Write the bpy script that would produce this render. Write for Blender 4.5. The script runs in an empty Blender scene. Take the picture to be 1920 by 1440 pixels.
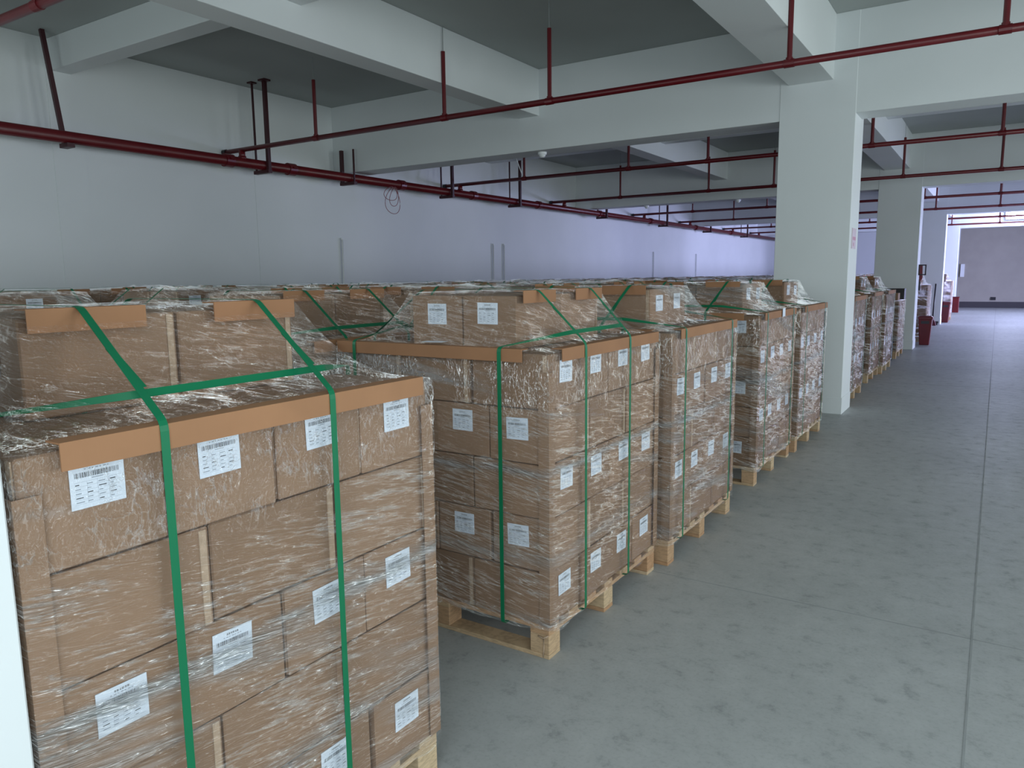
import bpy, bmesh, math, random
from mathutils import Vector, Matrix, noise
random.seed(7)
S = bpy.context.scene
C = S.collection
PI = math.pi

# ------------------------------------------------------------------ camera
cam = bpy.data.cameras.new('camera'); co = bpy.data.objects.new('camera', cam); C.objects.link(co)
cam.sensor_fit = 'HORIZONTAL'; cam.sensor_width = 36.0; cam.lens = 1400 / 1920 * 36.0
cam.clip_start = 0.02; cam.clip_end = 200
YAW, PIT, ROL = math.radians(32.89), math.radians(8.14), math.radians(-0.717)
fwd = Vector((-math.sin(YAW) * math.cos(PIT), math.cos(YAW) * math.cos(PIT), -math.sin(PIT)))
rt = Vector((math.cos(YAW), math.sin(YAW), 0)); up = rt.cross(fwd)
r2 = math.cos(ROL) * rt + math.sin(ROL) * up; u2 = -math.sin(ROL) * rt + math.cos(ROL) * up
M = Matrix((r2, u2, -fwd)).transposed().to_4x4(); M.translation = Vector((0, 0, 1.7))
co.matrix_world = M
S.camera = co

# ------------------------------------------------------------------ world, light, exposure
S.view_settings.view_transform = 'Standard'; S.view_settings.look = 'None'
S.view_settings.exposure = -0.12; S.view_settings.gamma = 1.0; S.view_settings.use_curve_mapping = False
w = bpy.data.worlds.new('world'); S.world = w; w.use_nodes = True
w.node_tree.nodes['Background'].inputs[0].default_value = (0.75, 0.9, 1.0, 1)
w.node_tree.nodes['Background'].inputs[1].default_value = 0.9
cy = S.cycles
cy.use_denoising = True
cy.max_bounces = 7; cy.diffuse_bounces = 4; cy.glossy_bounces = 3; cy.transmission_bounces = 2
cy.transparent_max_bounces = 28; cy.sample_clamp_indirect = 6.0; cy.sample_clamp_direct = 0
cy.caustics_reflective = False; cy.caustics_refractive = False
cy.use_adaptive_sampling = True; cy.adaptive_threshold = 0.02

def area(name, loc, rot, sx, sy, power, col, spread=180):
    l = bpy.data.lights.new(name, 'AREA'); l.shape = 'RECTANGLE'; l.size = sx; l.size_y = sy
    l.energy = power; l.color = col; l.spread = math.radians(spread)
    o = bpy.data.objects.new(name, l); C.objects.link(o); o.location = loc; o.rotation_euler = rot
    return o
# daylight through the doorway the camera stands in, and through the window openings of the right wall
area('doorway_daylight', (2.3, -0.35, 1.95), (PI / 2, 0, 0), 6.6, 3.3, 150, (0.86, 0.965, 1.0))
area('front_wall_fill', (-6.1, -0.13, 2.0), (PI / 2, 0, 0), 5.2, 2.2, 66, (0.88, 1.0, 0.99))  # added fill lamp, brightens the left wall and beam faces
for k, yc in enumerate((3.2, 7.6, 14.2)):
    area('window_daylight', (8.15, yc, 1.9), (PI / 2, 0, PI / 2), 3.0, 2.2, (180, 190, 150)[k], (0.92, 1.0, 0.99))
for k, yc in enumerate((23.3, 32.6)):
    area('dock_daylight', (8.15, yc, 1.8), (1.12, 0, PI / 2), 6.6, 3.0, (480, 2300)[k], (0.56, 0.59, 1.0), 150)

# ------------------------------------------------------------------ materials
def mat(name):
    m = bpy.data.materials.new(name); m.use_nodes = True
    nt = m.node_tree; b = nt.nodes['Principled BSDF']
    return m, nt, b
def N(nt, t, **kw):
    n = nt.nodes.new(t)
    for k, v in kw.items():
        if k.startswith('i_'): n.inputs[k[2:].replace('_', ' ')].default_value = v
        else: setattr(n, k, v)
    return n
def ramp(nt, src, stops):
    r = nt.nodes.new('ShaderNodeValToRGB')
    e = r.color_ramp.elements
    while len(e) < len(stops): e.new(0.5)
    for i, (p, c) in enumerate(stops):
        e[i].position = p; e[i].color = (c[0], c[1], c[2], 1) if isinstance(c, tuple) else (c, c, c, 1)
    nt.links.new(src, r.inputs[0]); return r.outputs[0]
def coords(nt, scale=(1, 1, 1), kind='Object', rot=(0, 0, 0)):
    tc = nt.nodes.new('ShaderNodeTexCoord'); mp = nt.nodes.new('ShaderNodeMapping')
    mp.inputs['Scale'].default_value = scale; mp.inputs['Rotation'].default_value = rot
    nt.links.new(tc.outputs[kind], mp.inputs['Vector']); return mp.outputs['Vector']
def noise_tex(nt, vec, scale, detail=3, rough=0.5, dist=0):
    n = nt.nodes.new('ShaderNodeTexNoise'); n.inputs['Scale'].default_value = scale
    n.inputs['Detail'].default_value = detail; n.inputs['Roughness'].default_value = rough
    n.inputs['Distortion'].default_value = dist
    nt.links.new(vec, n.inputs['Vector']); return n.outputs['Fac']
def math_n(nt, op, a, b=None, clamp=False):
    m = nt.nodes.new('ShaderNodeMath'); m.operation = op; m.use_clamp = clamp
    for i, v in enumerate((a, b)):
        if v is None: continue
        if isinstance(v, (int, float)): m.inputs[i].default_value = v
        else: nt.links.new(v, m.inputs[i])
    return m.outputs[0]
def bump(nt, h, strength, dist, tgt):
    b = nt.nodes.new('ShaderNodeBump'); b.inputs['Strength'].default_value = strength
    b.inputs['Distance'].default_value = dist
    nt.links.new(h, b.inputs['Height']); nt.links.new(b.outputs[0], tgt); return b
def simple(name, col, rough=0.5, metal=0.0, var=0.0, scale=8, bmp=0.0):
    m, nt, b = mat(name)
    b.inputs['Roughness'].default_value = rough; b.inputs['Metallic'].default_value = metal
    v = coords(nt)
    n = noise_tex(nt, v, scale, 4)
    c = ramp(nt, n, [(0.3, tuple(x * (1 - var) for x in col)), (0.7, tuple(min(1, x * (1 + var)) for x in col))])
    nt.links.new(c, b.inputs['Base Color'])
    if bmp: bump(nt, n, bmp, 0.01, b.inputs['Normal'])
    return m

# white wall paint with trowel waviness
M_paint, nt, b = mat('white_wall_paint')
v = coords(nt); n1 = noise_tex(nt, v, 0.7, 3); n2 = noise_tex(nt, v, 22, 3)
nt.links.new(ramp(nt, n1, [(0.3, (0.725, 0.765, 0.77)), (0.7, (0.775, 0.81, 0.82))]), b.inputs['Base Color'])
b.inputs['Roughness'].default_value = 0.62
bump(nt, math_n(nt, 'ADD', math_n(nt, 'MULTIPLY', n1, 5.0), math_n(nt, 'MULTIPLY', n2, 0.12)), 0.10, 0.02, b.inputs['Normal'])
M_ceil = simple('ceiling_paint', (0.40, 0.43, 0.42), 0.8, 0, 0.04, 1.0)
# concrete floor
M_floor, nt, b = mat('troweled_concrete')
v = coords(nt)
nA = noise_tex(nt, v, 0.55, 5, 0.6); nB = noise_tex(nt, v, 9, 6, 0.7); nC = noise_tex(nt, v, 60, 3, 0.6)
cA = ramp(nt, nA, [(0.3, (0.37, 0.385, 0.38)), (0.7, (0.47, 0.485, 0.48))])
cB = ramp(nt, nB, [(0.30, (0.40, 0.41, 0.42)), (0.44, (0.90, 0.90, 0.90)), (0.7, (1.06, 1.06, 1.06))])
mx = N(nt, 'ShaderNodeMixRGB', blend_type='MULTIPLY'); mx.inputs[0].default_value = 0.55
nt.links.new(cA, mx.inputs[1]); nt.links.new(cB, mx.inputs[2])
cC = ramp(nt, nC, [(0.25, 0.72), (0.5, 1.0)])
mx2 = N(nt, 'ShaderNodeMixRGB', blend_type='MULTIPLY'); mx2.inputs[0].default_value = 0.5
nt.links.new(mx.outputs[0], mx2.inputs[1]); nt.links.new(cC, mx2.inputs[2])
nt.links.new(mx2.outputs[0], b.inputs['Base Color'])
nt.links.new(ramp(nt, nB, [(0.3, 0.56), (0.7, 0.38)]), b.inputs['Roughness'])
bump(nt, nC, 0.12, 0.004, b.inputs['Normal'])
b.inputs['Specular IOR Level'].default_value = 0.45
# floor joint
M_joint = simple('floor_joint_filler', (0.30, 0.315, 0.315), 0.8, 0, 0.15, 6)

def card(name, c1, c2, inner=True):
    m, nt, b = mat(name)
    oi = nt.nodes.new('ShaderNodeObjectInfo')
    v = coords(nt, (1, 1, 1))
    n = noise_tex(nt, v, 5, 4); nf = noise_tex(nt, coords(nt, (90, 90, 4)), 1.0, 2)
    base = ramp(nt, oi.outputs['Random'], [(0.0, c1), (1.0, c2)])
    var = ramp(nt, n, [(0.3, 0.90), (0.7, 1.05)])
    mx = N(nt, 'ShaderNodeMixRGB', blend_type='MULTIPLY'); mx.inputs[0].default_value = 1
    nt.links.new(base, mx.inputs[1]); nt.links.new(var, mx.inputs[2])
    nt.links.new(mx.outputs[0], b.inputs['Base Color'])
    b.inputs['Roughness'].default_value = 0.72; b.inputs['Specular IOR Level'].default_value = 0.3
    bump(nt, nf, 0.10, 0.003, b.inputs['Normal'])
    return m
M_card = card('brown_cardboard', (0.245, 0.150, 0.092), (0.305, 0.190, 0.120))
M_cut = simple('raw_cardboard_edge', (0.43, 0.31, 0.215), 0.85, 0, 0.12, 60)
M_board = card('orange_kraft_angle_board', (0.315, 0.155, 0.078), (0.365, 0.187, 0.095))
# pallet timber
M_wood, nt, b = mat('pale_pallet_pine')
oi = nt.nodes.new('ShaderNodeObjectInfo')
wv = nt.nodes.new('ShaderNodeTexNoise'); wv.inputs['Scale'].default_value = 3.0; wv.inputs['Detail'].default_value = 5; wv.inputs['Distortion'].default_value = 1.2
nt.links.new(coords(nt, (6, 6, 30)), wv.inputs['Vector'])
bc = ramp(nt, oi.outputs['Random'], [(0.0, (0.56, 0.42, 0.26)), (0.55, (0.50, 0.34, 0.20)), (0.8, (0.44, 0.25, 0.13)), (1.0, (0.60, 0.47, 0.31))])
mx = N(nt, 'ShaderNodeMixRGB', blend_type='MULTIPLY'); mx.inputs[0].default_value = 1
nt.links.new(bc, mx.inputs[1]); nt.links.new(ramp(nt, wv.outputs['Fac'], [(0.35, 0.78), (0.6, 1.08)]), mx.inputs[2])
nt.links.new(mx.outputs[0], b.inputs['Base Color']); b.inputs['Roughness'].default_value = 0.75
bump(nt, wv.outputs['Fac'], 0.2, 0.004, b.inputs['Normal'])

M_strap, nt, b = mat('green_polyester_strap')
b.inputs['Base Color'].default_value = (0.005, 0.165, 0.070, 1); b.inputs['Roughness'].default_value = 0.42; b.inputs['Specular IOR Level'].default_value = 0.3
nf = noise_tex(nt, coords(nt, (200, 200, 200)), 1, 1)
bump(nt, nf, 0.05, 0.001, b.inputs['Normal'])
M_red = simple('dark_red_pipe_paint', (0.115, 0.005, 0.009), 0.36, 0, 0.12, 3)
M_black = simple('black_steel', (0.018, 0.016, 0.020), 0.45, 0, 0.1, 5)
M_rod = simple('galvanised_rod', (0.42, 0.44, 0.44), 0.45, 0.6, 0.1, 9)
M_white = simple('white_plastic', (0.80, 0.83, 0.84), 0.4, 0, 0.02, 9)
M_paper = simple('label_paper', (0.68, 0.74, 0.83), 0.5, 0, 0.02, 30)
M_ink = simple('label_ink', (0.045, 0.05, 0.06), 0.6)
M_inkg = simple('label_fine_print', (0.30, 0.34, 0.40), 0.6)
M_redpl = simple('red_plastic', (0.13, 0.005, 0.010), 0.4, 0, 0.15, 4)
M_shut = simple('grey_shutter_paint', (0.36, 0.335, 0.29), 0.6, 0.0, 0.05, 2)
M_rubber = simple('dark_rubber', (0.05, 0.045, 0.05), 0.7)
M_navy = simple('dark_blue_plastic', (0.025, 0.035, 0.065), 0.5)
M_pink = simple('pale_pink_sign_face', (0.62, 0.50, 0.56), 0.5)
M_pinkd = simple('pink_print', (0.55, 0.22, 0.30), 0.5)

# stretch film: clear, crinkled, streaked where it laps over itself
def film_material(name, haze, gloss, crinkle, rough, cap, coarse=1.0, lo=0.10, tint=0.95):
    m = bpy.data.materials.new(name); m.use_nodes = True; nt = m.node_tree
    for n in list(nt.nodes):
        if n.type != 'OUTPUT_MATERIAL': nt.nodes.remove(n)
    out = [n for n in nt.nodes if n.type == 'OUTPUT_MATERIAL'][0]
    tc = nt.nodes.new('ShaderNodeTexCoord'); sep = nt.nodes.new('ShaderNodeSeparateXYZ')
    nt.links.new(tc.outputs['Object'], sep.inputs[0])
    Z = sep.outputs['Z']
    # zone: 1 in the crumpled top band, 0 in the smooth stretched part below
    wob = noise_tex(nt, coords(nt), 2.2, 2)
    zz = math_n(nt, 'ADD', Z, math_n(nt, 'MULTIPLY', wob, 0.16))
    zone = ramp(nt, zz, [(0.0, 0.0), (1.0, 0.0)])
    mr = nt.nodes.new('ShaderNodeMapRange'); mr.inputs['From Min'].default_value = 1.17; mr.inputs['From Max'].default_value = 1.25
    mr.clamp = True; nt.links.new(zz, mr.inputs['Value']); zone = mr.outputs[0]
    mr3 = nt.nodes.new('ShaderNodeMapRange'); mr3.inputs['From Min'].default_value = 1.375; mr3.inputs['From Max'].default_value = 1.40
    mr3.inputs['To Min'].default_value = 1; mr3.inputs['To Max'].default_value = 0.25; nt.links.new(Z, mr3.inputs['Value'])
    zone = math_n(nt, 'MULTIPLY', zone, mr3.outputs[0])
    # ridged creases, isotropic (top band) and stretched along the wrapping direction (below)
    def ridge(vec, sc, pw, dist=0.6, det=2):
        n = noise_tex(nt, vec, sc, det, 0.55, dist)
        a = math_n(nt, 'ABSOLUTE', math_n(nt, 'SUBTRACT', math_n(nt, 'MULTIPLY', n, 2.0), 1.0))
        return math_n(nt, 'POWER', math_n(nt, 'SUBTRACT', 1.0, a, True), pw)
    iso = math_n(nt, 'ADD', ridge(coords(nt, (1, 1.0, 0.6), rot=(0.6, 0.5, 0.3)), 26, 16, 0.5, 2), math_n(nt, 'MULTIPLY', ridge(coords(nt, (1.2, 1.2, 0.7), rot=(-0.9, -0.7, 0.2)), 58, 13, 0.3), 0.8))
    iso = math_n(nt, 'MULTIPLY', iso, ramp(nt, noise_tex(nt, coords(nt), 9.0, 2), [(0.36, 0.12), (0.60, 1.15)]))
    # lengthwise: x+y mixed so that it runs along both faces, z strongly compressed, slight tilt
    cmb = nt.nodes.new('ShaderNodeCombineXYZ')
    tilt = math_n(nt, 'MULTIPLY', math_n(nt, 'ADD', sep.outputs['X'], sep.outputs['Y']), 0.16)
    nt.links.new(math_n(nt, 'MULTIPLY', sep.outputs['X'], 3.2 * coarse), cmb.inputs[0])
    nt.links.new(math_n(nt, 'MULTIPLY', sep.outputs['Y'], 3.2 * coarse), cmb.inputs[1])
    nt.links.new(math_n(nt, 'MULTIPLY', math_n(nt, 'ADD', Z, tilt), 34.0 * coarse), cmb.inputs[2])
    oi = nt.nodes.new('ShaderNodeObjectInfo')
    av = nt.nodes.new('ShaderNodeVectorMath'); av.operation = 'ADD'
    nt.links.new(cmb.outputs[0], av.inputs[0]); nt.links.new(math_n(nt, 'MULTIPLY', oi.outputs['Random'], 40.0), av.inputs[1])
    # the wrinkles are gathered in patches, smooth taut film between them
    patch = ramp(nt, noise_tex(nt, coords(nt, (1.6, 1.6, 5.0)), 1.3, 2), [(0.34, 0.15), (0.56, 1.0)])
    lng = math_n(nt, 'MULTIPLY', math_n(nt, 'ADD', ridge(av.outputs[0], 1.0, 14, 0.5, 2), math_n(nt, 'MULTIPLY', ridge(av.outputs[0], 2.6, 9, 0.2), 0.75)), patch)
    mixh = nt.nodes.new('ShaderNodeMix'); mixh.data_type = 'FLOAT'
    nt.links.new(zone, mixh.inputs[0]); nt.links.new(lng, mixh.inputs[2]); nt.links.new(iso, mixh.inputs[3])
    H = mixh.outputs[0]
    bp = nt.nodes.new('ShaderNodeBump'); bp.inputs['Strength'].default_value = crinkle; bp.inputs['Distance'].default_value = 0.02
    nt.links.new(H, bp.inputs['Height'])
    # haze: base + broad overlap bands + a few milky strands
    cmb2 = nt.nodes.new('ShaderNodeCombineXYZ')
    nt.links.new(math_n(nt, 'MULTIPLY', sep.outputs['X'], 0.5), cmb2.inputs[0]); nt.links.new(math_n(nt, 'MULTIPLY', sep.outputs['Y'], 0.5), cmb2.inputs[1])
    nt.links.new(math_n(nt, 'MULTIPLY', math_n(nt, 'ADD', Z, tilt), 6.0), cmb2.inputs[2])
    av2 = nt.nodes.new('ShaderNodeVectorMath'); av2.operation = 'ADD'
    nt.links.new(cmb2.outputs[0], av2.inputs[0]); nt.links.new(math_n(nt, 'MULTIPLY', oi.outputs['Random'], 17.0), av2.inputs[1])
    band = noise_tex(nt, av2.outputs[0], 1.0, 3, 0.6)
    bandv = ramp(nt, band, [(0.55, 0.0), (0.63, 0.30)])
    strand = ramp(nt, H, [(0.60, 0.0), (1.05, 0.26)])
    zt2 = math_n(nt, 'ADD', math_n(nt, 'ADD', Z, math_n(nt, 'MULTIPLY', math_n(nt, 'SUBTRACT', wob, 0.5), 0.10)), math_n(nt, 'MULTIPLY', oi.outputs['Random'], 0.06))
    rope = 0.0
    for (zc, wd_, am) in ((0.86, 0.030, 0.42), (0.47, 0.045, 0.24)):
        d_ = math_n(nt, 'DIVIDE', math_n(nt, 'ABSOLUTE', math_n(nt, 'SUBTRACT', zt2, zc)), wd_)
        g_ = math_n(nt, 'MULTIPLY', math_n(nt, 'SUBTRACT', 1.0, d_, True), am)
        rope = math_n(nt, 'ADD', g_, rope)
    lng_t = noise_tex(nt, av.outputs[0], 1.7, 2)
    rope = math_n(nt, 'MULTIPLY', rope, ramp(nt, lng_t, [(0.35, 0.45), (0.6, 1.3)]))
    hz = math_n(nt, 'ADD', math_n(nt, 'ADD', math_n(nt, 'ADD', bandv, strand), rope), haze, True)
    hz = math_n(nt, 'MULTIPLY', hz, math_n(nt, 'SUBTRACT', 1.0, math_n(nt, 'MULTIPLY', mr3.outputs[0], 0.0)))
    tr = nt.nodes.new('ShaderNodeBsdfTransparent'); tr.inputs[0].default_value = (tint, tint, tint, 1)
    df = nt.nodes.new('ShaderNodeBsdfDiffuse'); df.inputs[0].default_value = (0.72, 0.74, 0.75, 1)
    nt.links.new(bp.outputs[0], df.inputs['Normal'])
    m1 = nt.nodes.new('ShaderNodeMixShader'); nt.links.new(hz, m1.inputs[0]); nt.links.new(tr.outputs[0], m1.inputs[1]); nt.links.new(df.outputs[0], m1.inputs[2])
    gl = nt.nodes.new('ShaderNodeBsdfGlossy'); gl.inputs['Roughness'].default_value = rough; gl.inputs[0].default_value = (1, 1, 1, 1)
    nt.links.new(bp.outputs[0], gl.inputs['Normal'])
    fr = nt.nodes.new('ShaderNodeFresnel'); fr.inputs[0].default_value = 1.45
    boost = ramp(nt, H, [(0.25, lo), (0.85, 1.0)])
    f2 = math_n(nt, 'MULTIPLY', math_n(nt, 'MULTIPLY', math_n(nt, 'MINIMUM', fr.outputs[0], cap), gloss), boost, True)
    cc = nt.nodes.new('ShaderNodeCombineColor')
    for q in range(3): nt.links.new(f2, cc.inputs[q])
    nt.links.new(cc.outputs[0], gl.inputs[0])
    m2 = nt.nodes.new('ShaderNodeAddShader'); nt.links.new(m1.outputs[0], m2.inputs[0]); nt.links.new(gl.outputs[0], m2.inputs[1])
    nt.links.new(m2.outputs[0], out.inputs[0])
    return m
M_film = film_material('clear_stretch_film', 0.015, 11.0, 1.1, 0.10, 0.09)
M_film2 = film_material('tight_shiny_stretch_film', 0.0, 16.0, 1.6, 0.10, 0.30, 0.62, 0.03, 0.90)
M_film3 = film_material('heavy_silvery_stretch_film', 0.0, 20.0, 2.0, 0.10, 0.45, 0.45, 0.015, 0.80)

M_lamp = bpy.data.materials.new('lamp_lens'); M_lamp.use_nodes = True
b = M_lamp.node_tree.nodes['Principled BSDF']; b.inputs['Emission Color'].default_value = (0.62, 0.68, 1, 1); b.inputs['Emission Strength'].default_value = 75

# ------------------------------------------------------------------ mesh helpers
class MB:
    def __init__(s): s.v = []; s.f = []; s.m = []
    def box(s, x0, y0, z0, x1, y1, z1, mi=0):
        n = len(s.v)
        s.v += [(x0, y0, z0), (x1, y0, z0), (x1, y1, z0), (x0, y1, z0), (x0, y0, z1), (x1, y0, z1), (x1, y1, z1), (x0, y1, z1)]
        for f in ((0, 3, 2, 1), (4, 5, 6, 7), (0, 1, 5, 4), (1, 2, 6, 5), (2, 3, 7, 6), (3, 0, 4, 7)):
            s.f.append(tuple(n + i for i in f)); s.m.append(mi)
        return s
    def tube(s, pts, r, seg=12, mi=0, caps=True):
        pts = [Vector(p) for p in pts]; n0 = len(s.v)
        for i, p in enumerate(pts):
            d = (pts[min(i + 1, len(pts) - 1)] - pts[max(i - 1, 0)]).normalized()
            a = d.cross(Vector((0, 0, 1)))
            if a.length < 1e-3: a = d.cross(Vector((1, 0, 0)))
            a.normalize(); c = d.cross(a)
            rr = r[i] if isinstance(r, (list, tuple)) else r
            for k in range(seg):
                t = 2 * PI * k / seg; q = p + (a * math.cos(t) + c * math.sin(t)) * rr
                s.v.append(tuple(q))
        for i in range(len(pts) - 1):
            for k in range(seg):
                s.f.append((n0 + i * seg + k, n0 + i * seg + (k + 1) % seg, n0 + (i + 1) * seg + (k + 1) % seg, n0 + (i + 1) * seg + k)); s.m.append(mi)
        if caps:
            s.f.append(tuple(n0 + k for k in range(seg))[::-1]); s.m.append(mi)
            s.f.append(tuple(n0 + (len(pts) - 1) * seg + k for k in range(seg))); s.m.append(mi)
        return s
    def ribbon(s, pts, nrm, wdir, w, t=0.0012, mi=0):
        """flat strap: pts path, nrm outward normals, wdir width direction"""
        n0 = len(s.v); wl = wdir if isinstance(wdir, list) else [wdir] * len(pts)
        for p, n, W in zip(pts, nrm, wl):
            W = Vector(W) * w / 2
            p = Vector(p); n = Vector(n).normalized() * t
            for q in (p - W, p + W, p + W + n, p - W + n): s.v.append(tuple(q))
        for i in range(len(pts) - 1):
            for k in range(4):
                s.f.append((n0 + i * 4 + k, n0 + i * 4 + (k + 1) % 4, n0 + i * 4 + 4 + (k + 1) % 4, n0 + i * 4 + 4 + k)); s.m.append(mi)
        s.f.append((n0, n0 + 1, n0 + 2, n0 + 3)); s.m.append(mi)
        e = n0 + (len(pts) - 1) * 4; s.f.append((e + 3, e + 2, e + 1, e)); s.m.append(mi)
        return s
    def mesh(s, name, mats, smooth=False, bev=0.0):
        me = bpy.data.meshes.new(name); me.from_pydata(s.v, [], s.f)
        for m in (mats if isinstance(mats, (list, tuple)) else [mats]): me.materials.append(m)
        me.polygons.foreach_set('material_index', s.m)
        bm = bmesh.new(); bm.from_mesh(me)
        bmesh.ops.recalc_face_normals(bm, faces=bm.faces)
        if bev: bmesh.ops.bevel(bm, geom=bm.edges[:], offset=bev, segments=1, affect='EDGES')
        bm.to_mesh(me); bm.free()
        if smooth:
            for p in me.polygons: p.use_smooth = True
        me.update(); return me
def put(name, me, loc=(0, 0, 0), rz=0.0, parent=None, rx=0, ry=0):
    o = bpy.data.objects.new(name, me); C.objects.link(o)
    o.location = loc; o.rotation_euler = (rx, ry, rz)
    if parent is not None: o.parent = parent
    return o
def tag(o, label, cat, group=None, kind=None):
    o['label'] = label; o['category'] = cat
    if group: o['group'] = group
    if kind: o['kind'] = kind
    return o
def struct(name, mb, mats, bev=0.0, smooth=False):
    o = put(name, mb.mesh(name, mats, smooth, bev)); o['kind'] = 'structure'; return o
def centred(name, mb, mats, origin, parent=None, smooth=False, bev=0.0):
    ox, oy, oz = origin
    mb.v = [(a - ox, b_ - oy, c - oz) for a, b_, c in mb.v]
    return put(name, mb.mesh(name, mats, smooth, bev), origin, 0, parent)

# ------------------------------------------------------------------ room shell
XL, XR, YF, YB, CZ = -9.9, 8.3, 0.0, 41.8, 4.64
o = struct('floor', MB().box(XL - 0.3, -6, -0.2, XR + 0.3, YB + 0.4, 0), M_floor)
jb = MB()
for yy in (3.91, 12.9, 21.9, 30.9): jb.box(XL, yy - 0.003, -0.01, XR, yy + 0.003, 0.0008)
for xx in (0.01, 4.5): jb.box(xx - 0.004, YF, -0.01, xx + 0.004, YB, 0.0012)
struct('trim_1', jb, M_joint)
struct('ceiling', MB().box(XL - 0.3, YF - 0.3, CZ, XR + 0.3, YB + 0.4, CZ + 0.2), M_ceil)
struct('wall_left', MB().box(XL - 0.25, YF - 0.3, 0, XL, YB + 0.4, CZ), M_paint)
# end wall with grey shutter
struct('wall_far', MB().box(XL, YB, 0, -1.62, YB + 0.25, CZ).box(5.2, YB, 0, XR, YB + 0.25, CZ).box(-1.62, YB, 3.9, 5.2, YB + 0.25, CZ), M_paint)
d = MB().box(-1.62, YB + 0.02, 0.28, 5.2, YB + 0.10, 3.9)
dr = struct('door_1', d, M_shut)
put('bottom_bar', MB().box(-1.62, YB + 0.005, 0, 5.2, YB + 0.10, 0.28).mesh('bottom_bar', M_rubber), parent=dr)
put('door_handle', MB().box(-0.22, YB - 0.03, 0.36, -0.02, YB + 0.03, 0.50).mesh('door_handle', M_black), parent=dr)
put('latch', MB().box(-1.52, YB - 0.06, 1.45, -1.36, YB + 0.03, 2.05).mesh('latch', M_white), parent=dr)
# front wall with doorway (camera stands in it)
struct('wall_front', MB().box(XL, YF - 0.25, 0, -8.8, YF + 0.05, CZ).box(-3.4, YF - 0.25, 0, -2.35, YF + 0.05, CZ).box(-8.8, YF - 0.25, 0, -3.4, YF + 0.05, 0.85).box(-8.8, YF - 0.25, 3.15, -3.4, YF + 0.05, CZ).box(5.7, YF - 0.25, 0, XR, YF + 0.05, CZ).box(-2.35, YF - 0.25, 3.6, 5.7, YF + 0.05, CZ), M_paint)  # opening left of the doorway is added to let the fill lamp in
# right wall with openings
wr = MB(); ops = [(1.7, 4.7, 0.8, 3.0), (6.1, 9.1, 0.8, 3.0), (12.7, 15.7, 0.8, 3.0), (20.0, 26.6, 0.05, 3.4), (29.3, 35.9, 0.05, 3.4)]
yp = YF - 0.3
for (a, c, z0, z1) in ops:
    wr.box(XR, yp, 0, XR + 0.2, a, CZ); wr.box(XR, a, 0, XR + 0.2, c, z0); wr.box(XR, a, z1, XR + 0.2, c, CZ); yp = c
wr.box(XR, yp, 0, XR + 0.2, YB + 0.4, CZ)
struct('wall_right', wr, M_paint)

def column(i, x0, x1, y0, y1, skirt=True):
    mb = MB().box(x0, y0 - 0.006, 0, x1, y1, CZ)
    if skirt: mb.box(x0 - 0.008, y0 - 0.008, 0, x1 + 0.008, y1 + 0.008, 0.205)
    o = struct('column', mb, M_paint, 0.004)
    return o
BY = [9.65, 18.65, 28.0, 37.3]
c0 = column(0, -2.35, -1.50, 0.01, 0.607, False)
for i, y in enumerate(BY):
    column(i + 1, -2.345, -1.495, y, y + 0.60)
    if True:
        column(i + 1, 5.6, 6.45, y, y + 0.60)
for i, y in enumerate(BY):
    struct('beam', MB().box(XL, y, 3.52, XR, y + 0.45, CZ), M_paint, 0.004)
for i, y in enumerate((5.0, 14.3, 23.5, 32.9)):
    struct('beam', MB().box(XL, y, 4.27, XR, y + 0.25, CZ), M_paint, 0.004)
for (xa, xb, z) in ((-6.05, -5.72, 4.0), (-2.25, -1.75, 3.92), (1.75, 2.1, 4.0), (5.8, 6.3, 3.92)):
    struct('beam', MB().box(xa, 0.05, z, xb, YB, CZ), M_paint, 0.004)
for i, y in enumerate((4.95, 7.95)):
    struct('trim_%d' % (i + 2), MB().box(XL, y, 0, XL + 0.006, y + 0.40, CZ), M_paint)

# ------------------------------------------------------------------ sprinkler pipes
PX, PZ, PR = -9.46, 3.42, 0.072
mp = tag(put('sprinkler_main_pipe', None, (PX, 0.5, PZ)), 'thick dark red sprinkler main pipe running along the left wall', 'pipe')
m = MB().tube([(0, 0, 0), (0, 40.8, 0)], PR, 20)
put('pipe_run', m.mesh('pipe_run', M_red, True), parent=mp)
cpl = MB().tube([(0, -0.07, 0), (0, 0.07, 0)], PR + 0.022, 20).tube([(PR + 0.03, -0.03, 0.02), (PR + 0.03, 0.03, 0.02)], 0.014, 8).mesh('pipe_coupling', M_red)
for y in (3.9, 7.15, 8.3, 10.9, 13.2, 15.9, 19.2, 22.9, 27.2, 31.5): put('pipe_coupling', cpl, (0, y - 0.5, 0), parent=mp)
def uhang(rod1, rod2):
    hb = MB(); zt = CZ - PZ
    hb.box(-0.14 - rod1, -rod1, -0.12, -0.14 + rod1, rod1, zt); hb.box(0.14 - rod2, -rod2, -0.12, 0.14 + rod2, rod2, zt)
    hb.box(-0.17, -0.035, -0.125, 0.17, 0.035, -0.075)
    hb.box(-0.19, -0.05, zt - 0.02, -0.09, 0.05, zt); hb.box(0.07, -0.06, zt - 0.025, 0.21, 0.06, zt)
    return hb.mesh('hanger_frame', M_black)
uh = uhang(0.012, 0.026)
M_hang = simple('dark_red_hanger_paint', (0.045, 0.006, 0.010), 0.45)
uh.materials[0] = M_hang
hb = MB().box(-0.14 - 0.026, -0.026, -0.12, -0.14 + 0.026, 0.026, 0.46).box(0.14 - 0.012, -0.012, -0.12, 0.14 + 0.012, 0.012, 0.46).box(-0.17, -0.035, -0.125, 0.17, 0.035, -0.075)
uh2 = hb.mesh('hanger_frame', M_hang)
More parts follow.
